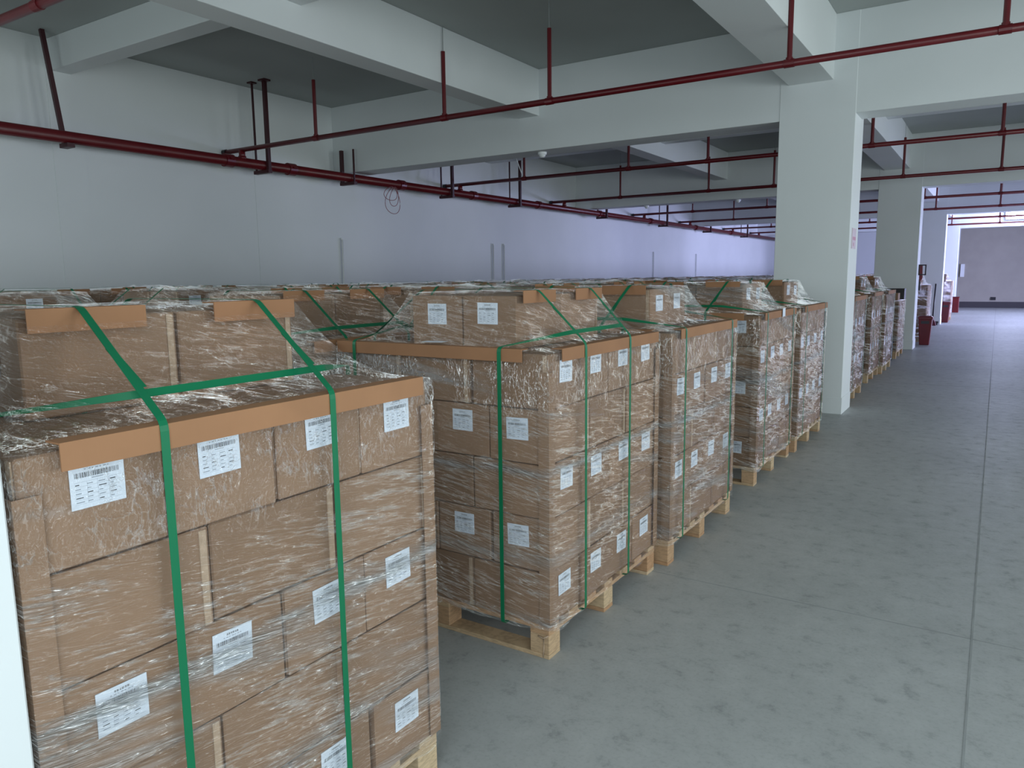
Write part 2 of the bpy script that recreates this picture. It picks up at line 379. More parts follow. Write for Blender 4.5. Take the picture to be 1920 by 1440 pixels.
hb = MB().tube([(-0.14, -0.05, CZ - PZ), (-0.03, 0.04, -0.10)], 0.034, 4).box(-0.08, 0.0, -0.125, 0.10, 0.09, -0.075)
uh0 = hb.mesh('hanger_frame', M_hang)
for i, y in enumerate((4.85, 7.76, 9.55, 12.3, 14.85, 19.4, 24.0, 28.5, 33.5)):
    put('hanger_frame', (uh0, uh, uh2)[i] if i < 3 else uh, (0, y - 0.5, 0), parent=mp)
words = ['first', 'second', 'third', 'fourth', 'fifth', 'sixth', 'seventh', 'eighth', 'ninth', 'tenth', 'eleventh']
BR = [2.84, 7.40, 12.75, 17.2, 22.4, 26.6, 31.8, 35.9]
for i, y in enumerate(BR):
    z = 3.60
    t = tag(put('sprinkler_branch_pipe', None, (PX, y, z)), 'thin dark red sprinkler branch pipe crossing the hall, %s one from the camera' % words[i], 'pipe', 'sprinkler branch pipes under the ceiling')
    put('pipe_run', MB().tube([(-0.40, 0, 0), (12.0, 0, 0)], [0.034] * 2, 12).mesh('pipe_run', M_red, True), parent=t)
    put('end_cap', MB().tube([(-0.42, 0, 0), (-0.35, 0, 0)], 0.042, 12).mesh('end_cap', M_black), parent=t)
    put('riser', MB().tube([(0.0, 0, -0.14), (0, 0, 0)], 0.046, 12).tube([(0.0, 0, -0.14), (0.0, 0, -0.09)], 0.058, 12).mesh('riser', M_red, True), parent=t)
    for hx in (-7.9, -5.70, -4.25, -1.73, -0.08, 1.9):
        r = 0.024
        hm = MB().tube([(0, 0, 0), (0, 0, 0.755)], r, 8, 0).tube([(0, 0, 0), (0, 0, 0.05)], 0.032, 10, 0).tube([(-0.045, 0, 0), (0.045, 0, 0)], 0.039, 12, 0)
        hm.tube([(0, 0, 0.755), (0, 0, CZ - z)], 0.005, 6, 1)
        put('hanger_rod', hm.mesh('hanger_rod', [M_red, M_rod]), (hx - PX, 0, 0), parent=t)
# wire loop and smoke detectors
def curve_pts(n, fn): return [fn(i / (n - 1)) for i in range(n)]
t = tag(put('wire_loop', None, (PX + 0.05, 10.6, 3.36)), 'thin pinkish wire loop hanging from the red main pipe', 'wire')
for k, (rx_, rz_, dx) in enumerate(((0.17, 0.24, 0.0), (0.11, 0.17, 0.04), (0.20, 0.12, -0.05))):
    pts = curve_pts(28, lambda s: (0.03 * math.sin(7 * s + k), dx + rx_ * math.sin(2 * PI * s) , -rz_ + rz_ * math.cos(2 * PI * s + 0.3 * math.sin(5 * s))))
    put('strand', MB().tube(pts, 0.0055, 6, 0, False).mesh('strand', simple('wire_jacket', (0.30, 0.10, 0.11), 0.5), True), parent=t)
for i, (x, y, lab) in enumerate(((-5.78, 9.84, 'white round smoke detector under the nearest cross beam'),
                                 (-7.9, 18.85, 'white smoke detector under the second cross beam, nearer the left wall'),
                                 (-5.5, 18.85, 'white smoke detector under the second cross beam, nearer the middle'))):
    z = 3.52
    t = tag(put('smoke_detector', None, (x, y, z)), lab, 'smoke detector', 'smoke detectors under the beams')
    put('base', MB().tube([(0, 0, 0), (0, 0, -0.035)], 0.065, 20).mesh('base', M_white), parent=t)
    put('sensor_head', MB().tube([(0, 0, -0.035), (0, 0, -0.055), (0, 0, -0.075)], [0.05, 0.045, 0.028], 20).mesh('sensor_head', M_white), parent=t)
t = tag(put('hanging_wire', MB().tube([(-7.08, 10.89, 4.645), (-7.05, 10.9, 4.02), (-6.98, 10.93, 3.8), (-6.9, 10.97, 3.55), (-6.86, 11.0, 3.42)], 0.008, 6).mesh('hanging_wire', M_white)), 'thin pale wire end dangling behind the nearest cross beam', 'wire')
for i, (y, zt, lab) in enumerate(((9.74, 2.40, 'white conduit stub on left wall, the one nearest the camera'), (14.53, 2.44, 'white conduit on left wall, nearer one of the close pair'),
                                  (14.98, 2.45, 'white conduit on left wall, farther one of the close pair'), (24.2, 2.46, 'white conduit on left wall, second from the far end'), (28.5, 2.47, 'white conduit on left wall, farthest one'))):
    t = tag(put('wall_conduit', MB().tube([(XL + 0.035, y, 0.0), (XL + 0.035, y, zt)], 0.018, 10).mesh('wall_conduit', M_white, True)), lab, 'conduit', 'conduits on the left wall')
    put('end_cap', MB().tube([(XL + 0.035, y, zt), (XL + 0.035, y, zt + 0.03)], 0.024, 10).mesh('end_cap', M_white), parent=t)

# ------------------------------------------------------------------ carton meshes
LB, WB, HB = 0.4067, 0.305, 0.244        # carton length, width, height
DECK = 0.156
def carton_mesh(flap):
    g = 0.004
    mb = MB().box(-LB / 2 + g, -WB / 2 + g, 0.001, LB / 2 - g, WB / 2 - g, HB - 0.003)
    me = MB.mesh(mb, 'carton', [M_card, M_cut], False, 0.004)
    bm = bmesh.new(); bm.from_mesh(me)
    def addbox(x0, y0, z0, x1, y1, z1, mi):
        r = bmesh.ops.create_cube(bm, size=1.0)['verts']
        for v_ in r: v_.co = Vector((x0 + (v_.co.x + 0.5) * (x1 - x0), y0 + (v_.co.y + 0.5) * (y1 - y0), z0 + (v_.co.z + 0.5) * (z1 - z0)))
        for f in {f for v_ in r for f in v_.link_faces}: f.material_index = mi
    if flap:   # glued manufacturer's joint, showing its raw edge on the long sides, and flap slots
        for sy in (-1, 1):
            ys = sorted((sy * (WB / 2 - g), sy * (WB / 2 - g + 0.0035)))
            addbox(-sy * (LB / 2 - 0.022) - 0.009, ys[0], 0.004, -sy * (LB / 2 - 0.022) + 0.009, ys[1], HB - 0.008, 1 if flap == 2 else 0)
    bm.to_mesh(me); bm.free(); return me
CM = [carton_mesh(0), carton_mesh(1), carton_mesh(2)]

def label_mesh():
    random.seed(3)
    W, Hh = 0.112, 0.098; T = 0.0008
    mb = MB().box(-T, -W / 2, -Hh / 2, T, W / 2, Hh / 2, 0)
    x = T + 0.0002
    def q(y0, z0, y1, z1, mi):
        n = len(mb.v); mb.v += [(x, y0, z0), (x, y1, z0), (x, y1, z1), (x, y0, z1)]; mb.f.append((n, n + 1, n + 2, n + 3)); mb.m.append(mi)
    # heading characters
    for i in range(6):
        y = -0.017 + i * 0.0058; z = Hh / 2 - 0.012
        q(y, z + 0.0025, y + 0.0045, z + 0.0036, 1); q(y, z, y + 0.0045, z + 0.0010, 1); q(y + 0.0018, z - 0.001, y + 0.0028, z + 0.0042, 1)
        if i % 2: q(y, z - 0.001, y + 0.0009, z + 0.0042, 1)
    for i in range(7): q(-0.026 + i * 0.0078, Hh / 2 - 0.0185, -0.026 + i * 0.0078 + 0.0035 + 0.002 * (i % 2), Hh / 2 - 0.0165, 2)
    # barcode
    y = -W / 2 + 0.010
    while y < W / 2 - 0.011:
        bw = random.choice((0.0006, 0.0009, 0.0013, 0.002)); q(y, Hh / 2 - 0.034, y + bw, Hh / 2 - 0.0235, 1); y += bw + random.choice((0.0007, 0.001, 0.0016))
    q(-0.012, Hh / 2 - 0.0385, 0.012, Hh / 2 - 0.0368, 2)
    # printed table
    for r in range(6):
        z = Hh / 2 - 0.043 - r * 0.009
        q(-W / 2 + 0.008, z, W / 2 - 0.008, z + 0.0004, 2)
        if r < 5:
            for c_ in range(4):
                y = -W / 2 + 0.010 + c_ * 0.0235
                q(y, z - 0.0060, y + random.uniform(0.007, 0.017), z - 0.0040, 2 if (r + c_) % 3 else 1)
    for c_ in (0.0335, 0.055, 0.078): q(-W / 2 + c_, Hh / 2 - 0.088, -W / 2 + c_ + 0.0004, Hh / 2 - 0.043, 2)
    me = bpy.data.meshes.new('shipping_label'); me.from_pydata(mb.v, [], mb.f)
    for m_ in (M_paper, M_ink, M_inkg): me.materials.append(m_)
    me.polygons.foreach_set('material_index', mb.m); me.update(); return me
LM = label_mesh()

R = random.Random(11)
def carton(x, y, z, rz, label, lab_on, group, tilt=0.0):
    """long axis along local X; rz=0: label on the aisle (+X) end; rz=-90: label on the camera-facing (-Y) end"""
    me = CM[R.choice((0, 1, 1, 2, 2))]
    o = tag(put('cardboard_carton', me, (x, y, z), rz + R.uniform(-1, 1) * 0.006), label, 'box', group)
    if lab_on:
        l = put('shipping_label', LM, (LB / 2 - 0.0015, R.uniform(-0.012, 0.012), HB - 0.085 + R.uniform(-0.006, 0.006)), 0, o, rx=R.uniform(-0.035, 0.035))
        l['label'] = 'white barcode label'
    return o

# ------------------------------------------------------------------ pallet
DBM = MB().box(-0.61, -0.045, 0, 0.61, 0.045, 0.022).mesh('deck_board', M_wood, False, 0.002)      # along X
SBM = MB().box(-0.05, -0.61, 0, 0.05, 0.61, 0.022).mesh('stringer_board', M_wood, False, 0.002)   # along Y
BBM = MB().box(-0.61, -0.05, 0, 0.61, 0.05, 0.020).mesh('bottom_board', M_wood, False, 0.002)
BLM = MB().box(-0.05, -0.05, 0, 0.05, 0.05, 0.092).mesh('block', M_wood, False, 0.003)
def pallet(cx, cy_, rz, label, full=True):
    p = tag(put('wooden_pallet', None, (cx, cy_, 0), rz), label, 'pallet', 'wooden pallets under the loads')
    for k in range(7): put('deck_board', DBM, (0, -0.565 + k * 0.1883, 0.134), 0, p)
    for sx in (-0.56, 0, 0.56):
        put('stringer_board', SBM, (sx, 0, 0.112), 0, p)
        for sy in (-0.56, 0, 0.56): put('block', BLM, (sx, sy, 0.020), R.uniform(-0.02, 0.02), p)
    for sy in (-0.56, 0, 0.56): put('bottom_board', BBM, (0, sy, 0), 0, p)
    return p

# ------------------------------------------------------------------ stretch film mesh
def film_verts(w2, hat, ztop, seed, nper, nz, amp):
    """rings around a load centred at 0; w2 half width; hat=(x0,x1,y0,y1) local or None"""
    rings = []
    def rect(x0, x1, y0, y1, r):
        pts = []; W = x1 - x0; Hh = y1 - y0
        per = nper // 4
        cs = ((x1, y0), (x1, y1), (x0, y1), (x0, y0))
        for e in range(4):
            ax, ay = cs[e]; bx, by = cs[(e + 1) % 4]
            for k in range(per):
                t = k / per; px, py = ax + (bx - ax) * t, ay + (by - ay) * t
                # round the corners
                ex = max(abs(px - (x0 + x1) / 2) - (W / 2 - r), 0); ey = max(abs(py - (y0 + y1) / 2) - (Hh / 2 - r), 0)
                if ex > 0 and ey > 0:
                    L = math.hypot(ex, ey)
                    if L > r:
                        sx = 1 if px > (x0 + x1) / 2 else -1; sy = 1 if py > (y0 + y1) / 2 else -1
                        px = (x0 + x1) / 2 + sx * (W / 2 - r + ex * r / L); py = (y0 + y1) / 2 + sy * (Hh / 2 - r + ey * r / L)
                pts.append((px, py))
        return pts
    z0 = 0.125
    base = rect(-w2, w2, -w2, w2, 0.012)
    for j in range(nz + 1):
        z = z0 + (ztop + 0.006 - z0) * j / nz
        ring = []
        for (px, py) in base:
            n = noise.noise(Vector((px * 5 + seed, py * 5, z * 22))) * 0.5 + noise.noise(Vector((px * 14, py * 14 + seed, z * 30))) * 0.5
            a = amp * (1.0 if z < ztop - HB else 2.2)
            L = max(abs(px), abs(py)); d = a * (0.5 + 0.5 * n)
            ux = (px / L if abs(px) > w2 - 0.02 else 0); uy = (py / L if abs(py) > w2 - 0.02 else 0)
            zz = z
            if j == 0: zz = z0 + 0.035 * noise.noise(Vector((px * 7 + seed, py * 7, 0)))
            ring.append((px + ux * d, py + uy * d, zz))
        rings.append(ring)
    if hat:
        hx0, hx1, hy0, hy1 = hat; e = 0.012
        hb = rect(hx0 - e, hx1 + e, hy0 - e, hy1 + e, 0.02)
        # match ring points by position index
        nt_ = max(3, nz // 3)
        for j in range(1, nt_ + 1):
            t = j / nt_; ring = []
            zt = ztop + 0.010 + HB * (t ** 2.2)
            for k, ((px, py), (qx, qy)) in enumerate(zip(base, hb)):
                s = t ** 0.85
                x = px + (qx - px) * s; y = py + (qy - py) * s
                f = 0.012 * noise.noise(Vector((px * 9 + seed, py * 9, t * 1.5))) * (1 - abs(2 * t - 1))
                ring.append((x, y, zt + f))
            rings.append(ring)
        top = ztop + HB + 0.014
        cxh, cyh = (hx0 + hx1) / 2, (hy0 + hy1) / 2
    else:
        top = ztop + 0.012; cxh = cyh = 0
        hb = base
    for s in (0.8, 0.55, 0.3, 0.08):
        rings.append([(cxh + (qx - cxh) * s, cyh + (qy - cyh) * s, top + 0.012 * max(0, noise.noise(Vector((qx * s * 6 + seed, qy * s * 6, 3))))) for (qx, qy) in hb])
    return rings
def film_into(v, f, rings, off=(0, 0, 0)):
    n0 = len(v); m_ = len(rings[0])
    for r_ in rings: v += [(a + off[0], b_ + off[1], c + off[2]) for a, b_, c in r_]
    for j in range(len(rings) - 1):
        for k in range(m_):
            f.append((n0 + j * m_ + k, n0 + j * m_ + (k + 1) % m_, n0 + (j + 1) * m_ + (k + 1) % m_, n0 + (j + 1) * m_ + k))
    f.append(tuple(n0 + (len(rings) - 1) * m_ + k for k in range(m_)))

# ------------------------------------------------------------------ angle boards and straps
def angle_mesh(length, axis, out, h=0.052):
    """L board lying on a top edge: runs along axis, drops on the side facing out; origin at the edge middle"""
    t = 0.0035; L = length / 2; mb = MB()
    if axis == 'Y':
        mb.box(0, -L, -h, out * t, L, 0.001 + t) if out > 0 else mb.box(-t, -L, -h, 0, L, 0.001 + t)
        xs = sorted((0, -out * 0.05)); mb.box(xs[0], -L, 0.001, xs[1], L, 0.001 + t)
    else:
        ys = sorted((0, out * t)); mb.box(-L, ys[0], -h, L, ys[1], 0.001 + t)
        ys = sorted((0, -out * 0.05)); mb.box(-L, ys[0], 0.001, L, ys[1], 0.001 + t)
    return mb.mesh('edge_board', M_board)
def post_mesh(h):
    t = 0.003; w_ = 0.05
    return MB().box(-w_, -t, 0, t, 0, h).box(0, -t, 0, t, w_, h).mesh('corner_post', M_card)

SW = 0.020
def strap_path(points, out_n, wdir, name, label, group, origin, seal=None, wd=None):
    """rounded polyline ribbon"""
    pts = []; nr = []; wl = []
    wd = wd or [wdir] * len(points)
    P = [Vector(p) for p in points]
    for i, p in enumerate(P):
        if 0 < i < len(P) - 1:
            a = (P[i - 1] - p); b_ = (P[i + 1] - p); la = min(0.02, a.length / 3); lb = min(0.02, b_.length / 3)
            A = p + a.normalized() * la; B = p + b_.normalized() * lb
            for s in (0, 0.33, 0.67, 1):
                pts.append(A * (1 - s) ** 2 + p * 2 * s * (1 - s) + B * s ** 2); wl.append(Vector(wd[i]).normalized())
        else: pts.append(p); wl.append(Vector(wd[i]).normalized())
    Wd = Vector(wdir)
    for i in range(len(pts)):
        d = (pts[min(i + 1, len(pts) - 1)] - pts[max(i - 1, 0)]).normalized()
        n = wl[i].cross(d); nr.append(n if out_n > 0 else -n)
    ox = Vector(origin)
    mb = MB().ribbon([p - ox for p in pts], nr, wl, SW)
    o = tag(put(name, mb.mesh(name, M_strap), origin), label, 'strap', group)
    if seal is not None:
        i0, fr, dxy = seal
        a = P[i0]; b_ = P[i0 + 1]; c_ = a + (b_ - a) * fr; d = (b_ - a).normalized(); n = Wd.cross(d) * (1 if out_n > 0 else -1)
        q = [c_ + d * s * 0.075 + n * 0.003 + Wd * (0.006 * (1 - s)) for s in (-1, -0.3, 0.4, 1)]
        put('strap_tail', MB().ribbon([p - ox for p in q], [n] * 4, wdir, SW * 0.95).mesh('strap_tail', M_strap), parent=o)
    return o

bx = MB()
ordn = ['first', 'second', 'third', 'fourth', 'fifth']
def load(idx, x1, y0, typ, hat, name, layers=5, near=True, front=True, film=M_film, nper=96, nz=28, boards=True, straps=True, indiv=True):
    """typ 'a': top-layer carton ends face the aisle; 'b': long sides face the aisle. hat=(x0,x1,y0,y1) world"""
    W = 1.22; x0 = x1 - W; yb = y0 + W; cx, cyy = x0 + W / 2, y0 + W / 2; ZT = DECK + layers * HB
    pallet(cx, cyy, 0, 'pale wooden block pallet under the %s' % name)
    grp = 'cartons of the %s' % name
    for L in range(layers):
        z = DECK + L * HB; down = layers - 1 - L
        ends = (down % 2 == 0) if typ == 'a' else (down % 2 == 1)
        if ends: nx, ny, sx, sy, rz = 3, 4, LB, WB, 0.0
        else: nx, ny, sx, sy, rz = 4, 3, WB, LB, -PI / 2
        for j in range(ny):
            for i in range(nx):
                xr = x1 - sx * (i + 0.5); yy = y0 + sy * (j + 0.5)
                aisle = i == 0; frn = j == 0
                if not (aisle or (frn and front)): continue
                lay = ['top layer', 'second layer down', 'third layer down', 'fourth layer down', 'bottom layer'][down if layers == 5 else down]
                if aisle:
                    if frn: pos = 'at its near corner'
                    elif j == ny - 1: pos = 'at its far corner'
                    else: pos = '%s from near corner' % ordn[j]
                    lb = '%scarton in %s, aisle side, %s, %s' % ('labelled ' if ends else 'plain ', name.split(' behind')[0], lay, pos)
                else:
                    lb = '%scarton in %s, camera-facing side, %s, %s from aisle' % ('plain ' if ends else 'labelled ', name, lay, ordn[i])
                lo = (ends and aisle) or ((not ends) and frn)
                if not indiv:
                    bx.box(xr - sx / 2 + .004, yy - sy / 2 + .004, z + .001, xr + sx / 2 - .004, yy + sy / 2 - .004, z + HB - .002); continue
                carton(xr + R.uniform(-.004, .006), yy + R.uniform(-.006, .003), z, rz, lb, lo, grp)
    # hidden core keeps light from shining through the stack
    core = MB().box(-W / 2 + LB + 0.01 if not front else -W / 2 + 0.01, -W / 2 + (LB + 0.01), DECK, W / 2 - LB - 0.01, W / 2 - 0.01, ZT - 0.004)
    lo_ = None
    hx0, hx1, hy0, hy1 = hat if hat else (0, 0, 0, 0)
    if hat:
        if typ == 'a':
            for i in range(2):
                for j in range(2):
                    nm = ('aisle side' if i == 0 else 'back side') + ', ' + ('near half' if j == 0 else 'far half')
                    # boxes: long axis along Y, labels on the camera-facing ends
                    carton(hx1 - WB * (i + 0.5), hy0 + LB * (j + 0.5), ZT, -PI / 2, 'raised carton on top of %s, %s' % (name, nm), j == 0, grp)
        else:
            for i in range(2):
                for j in range(2):
                    nm = ('aisle side' if i == 0 else 'back side') + ', ' + ('near half' if j == 0 else 'far half')
                    if not indiv:
                        bx.box(hx1 - LB * (i + 1) + .004, hy0 + WB * j + .004, ZT + .001, hx1 - LB * i - .004, hy0 + WB * (j + 1) - .004, ZT + HB - .002); continue
                    carton(hx1 - LB * (i + 0.5), hy0 + WB * (j + 0.5), ZT, 0.0, 'raised carton on top of %s, %s' % (name, nm), i == 0, grp)
    # cartons behind the shell: the hidden middle of the stack, one plain block per layer group
    v, f = [], []
    lh = (hx0 - cx, hx1 - cx, hy0 - cyy, hy1 - cyy) if hat else None
    rings = film_verts(W / 2 + 0.013, lh, ZT, idx * 3.7, nper, nz, 0.004 if near else 0.006)
    film_into(v, f, rings)
    me = bpy.data.meshes.new('stretch_film'); me.from_pydata(v, [], f); me.materials.append(film)
    for p in me.polygons: p.use_smooth = True
    tag(put('stretch_film', me, (cx, cyy, 0)), 'clear crinkled stretch film wrapped round the %s' % name, 'plastic wrap', 'stretch film round the loads')
    E_ = 0.027
    if boards:
        gb = 'kraft edge boards on the loads'
        def bd(L_, axis, out, x, y, z, lab): tag(put('edge_board', angle_mesh(L_, axis, out), (x, y, z)), lab, 'edge protector', gb)
        bd(1.09, 'Y', 1, x1 + E_, cyy + 0.01, ZT + 0.014, 'long kraft edge board on the aisle top edge of %s' % name)
        bd(1.10, 'X', -1, cx - 0.05, y0 - E_, ZT + 0.014, 'long kraft edge board on the camera-facing top edge of %s' % name)
        if hat:
            HZ = ZT + HB + 0.016
            if typ == 'a':
                bd(0.29, 'Y', 1, hx1 + E_, hy0 + 0.155, HZ, 'short kraft edge board on raised cartons of %s, near one' % name)
                bd(0.29, 'Y', 1, hx1 + E_, hy1 - 0.165, HZ, 'short kraft edge board on raised cartons of %s, far one' % name)
            else:
                bd(0.29, 'X', -1, hx1 - 0.165, hy0 - E_, HZ, 'short kraft edge board on raised cartons of %s, aisle one' % name)
                bd(0.29, 'X', -1, hx0 + 0.165, hy0 - E_, HZ, 'short kraft edge board on raised cartons of %s, inner one' % name)
        pm = post_mesh(ZT - DECK - 0.08)
        tag(put('corner_post', pm, (x1 + 0.007, y0 - 0.007, DECK + 0.002)), 'upright cardboard corner post at the near aisle corner of %s' % name, 'edge protector', 'upright corner posts')
        pm2 = pm.copy(); 
        o2 = put('corner_post', pm, (x1 + 0.007, yb + 0.007, DECK + 0.002)); o2.scale = (1, -1, 1)
        tag(o2, 'upright cardboard corner post at the far aisle corner of %s' % name, 'edge protector', 'upright corner posts')
    if straps:
        gs = 'green straps round the loads'; e = 0.034; zb = 0.132; EZ = ZT + 0.024; HZ = ZT + HB + 0.024
        if typ == 'a':
            for k, (yh, yf) in enumerate(((hy0 + 0.13, y0 + 0.29), (hy1 - 0.165, yb - 0.44))):
                pts = [(x1 - 0.02, yf, zb - 0.002), (x1 + e, yf, zb), (x1 + e, yf, EZ), (hx1 + e, yh, HZ), (hx0 - e, yh, HZ), (x0 - e, yf, EZ), (x0 - e, yf, zb)]
                strap_path(pts, -1, (0, 1, 0), 'green_strap', 'green strap over the raised cartons of %s, %s one' % (name, ('near', 'far')[k]), gs, (x1 + e, yf, 0.13), (2, 0.45, 0))
            for k, (xs, xm) in enumerate(((hx1 - 0.01, hx1 + 0.70 * (x1 - hx1)), (x0 + 0.13, hx0 - 0.70 * (hx0 - x0)))):
                pts = [(xs, y0 + 0.02, zb - 0.002), (xs, y0 - e, zb), (xs, y0 - e, EZ), (xm, y0 + 0.33, EZ + 0.045), (xm, yb - 0.33, EZ + 0.045), (xs, yb + e, EZ), (xs, yb + e, zb)]
                strap_path(pts, 1, (1, 0, 0), 'green_strap', 'green strap running lengthwise beside the raised cartons of %s, %s one' % (name, ('aisle', 'inner')[k]), gs, (xs, y0 - e, 0.13), wd=[(1, 0, 0)] * 3 + [(0.5 * (1 if k == 0 else 1), 0, -0.86 if k == 0 else 0.86)] * 2 + [(1, 0, 0)] * 2)
        elif typ == 'b':
            for k, (xh, xf) in enumerate(((hx1 - 0.12, hx1 - 0.20), (hx0 + 0.15, hx0 + 0.1))):
                pts = [(xf, y0 + 0.02, zb - 0.002), (xf, y0 - e, zb), (xf, y0 - e, EZ), (xh, hy0 - e, HZ), (xh, hy1 + e, HZ), (xf, yb + e, EZ), (xf, yb + e, zb)]
                strap_path(pts, 1, (1, 0, 0), 'green_strap', 'green strap over the raised cartons of %s, %s one' % (name, ('aisle', 'inner')[k]), gs, (xf, y0 - e, 0.13), (2, 0.5, 0))
            for k, (ys, ym) in enumerate(((y0 + 0.15, hy0 - 0.70 * (hy0 - y0)), (yb - 0.17, hy1 + 0.70 * (yb - hy1)))):
                pts = [(x1 - 0.02, ys, zb - 0.002), (x1 + e, ys, zb), (x1 + e, ys, EZ), (x1 - 0.33, ym, EZ + 0.045), (x0 + 0.33, ym, EZ + 0.045), (x0 - e, ys, EZ), (x0 - e, ys, zb)]
                strap_path(pts, -1, (0, 1, 0), 'green_strap', 'green strap across %s, %s one' % (name, ('near', 'far')[k]), gs, (x1 + e, ys, 0.13), wd=[(0, 1, 0)] * 3 + [(0, 0.5, 0.86 if k == 0 else -0.86)] * 2 + [(0, 1, 0)] * 2)
    return cx, cyy, ZT

FR = [ # x1, y0, type, hat rect (x0,x1,y0,y1)
    (-1.525, 0.632, 'a', (-2.51, -1.90, 0.83, 1.645), 'nearest load'),
    (-1.575, 2.715, 'a', (-2.40, -1.79, 2.815, 3.63), 'second load'),
    (-1.525, 4.025, 'b', (-2.575, -1.76, 4.28, 4.89), 'third load'),
    (-1.550, 5.97, 'b', (-2.585, -1.77, 6.29, 6.90), 'fourth load'),
    (-1.530, 7.34, 'b', (-2.575, -1.76, 7.70, 8.31), 'fifth load'),
]
for i, (x1, y0, ty, hat, nm) in enumerate(FR):
    load(i, x1, y0, ty, hat, nm, near=i < 2, film=M_film if i < 3 else M_film2, nper=(160 if i < 2 else 96), nz=(48 if i < 2 else 28))
FAR = [(-1.55, 10.42, 'b', None, 'sixth load behind first column'), (-1.60, 12.62, 'b', (-2.62, -1.81, 12.95, 13.56), 'seventh load'),
       (-1.55, 13.90, 'b', (-2.58, -1.77, 14.2, 14.8), 'eighth load')]
for i, (x1, y0, ty, hat, nm) in enumerate(FAR):
    load(6 + i, x1, y0, ty, hat if hat else (x1 - 1.04, x1 - 0.23, y0 + 0.3, y0 + 0.91), nm, near=False, front=i == 1, film=M_film3, nper=64, nz=16)

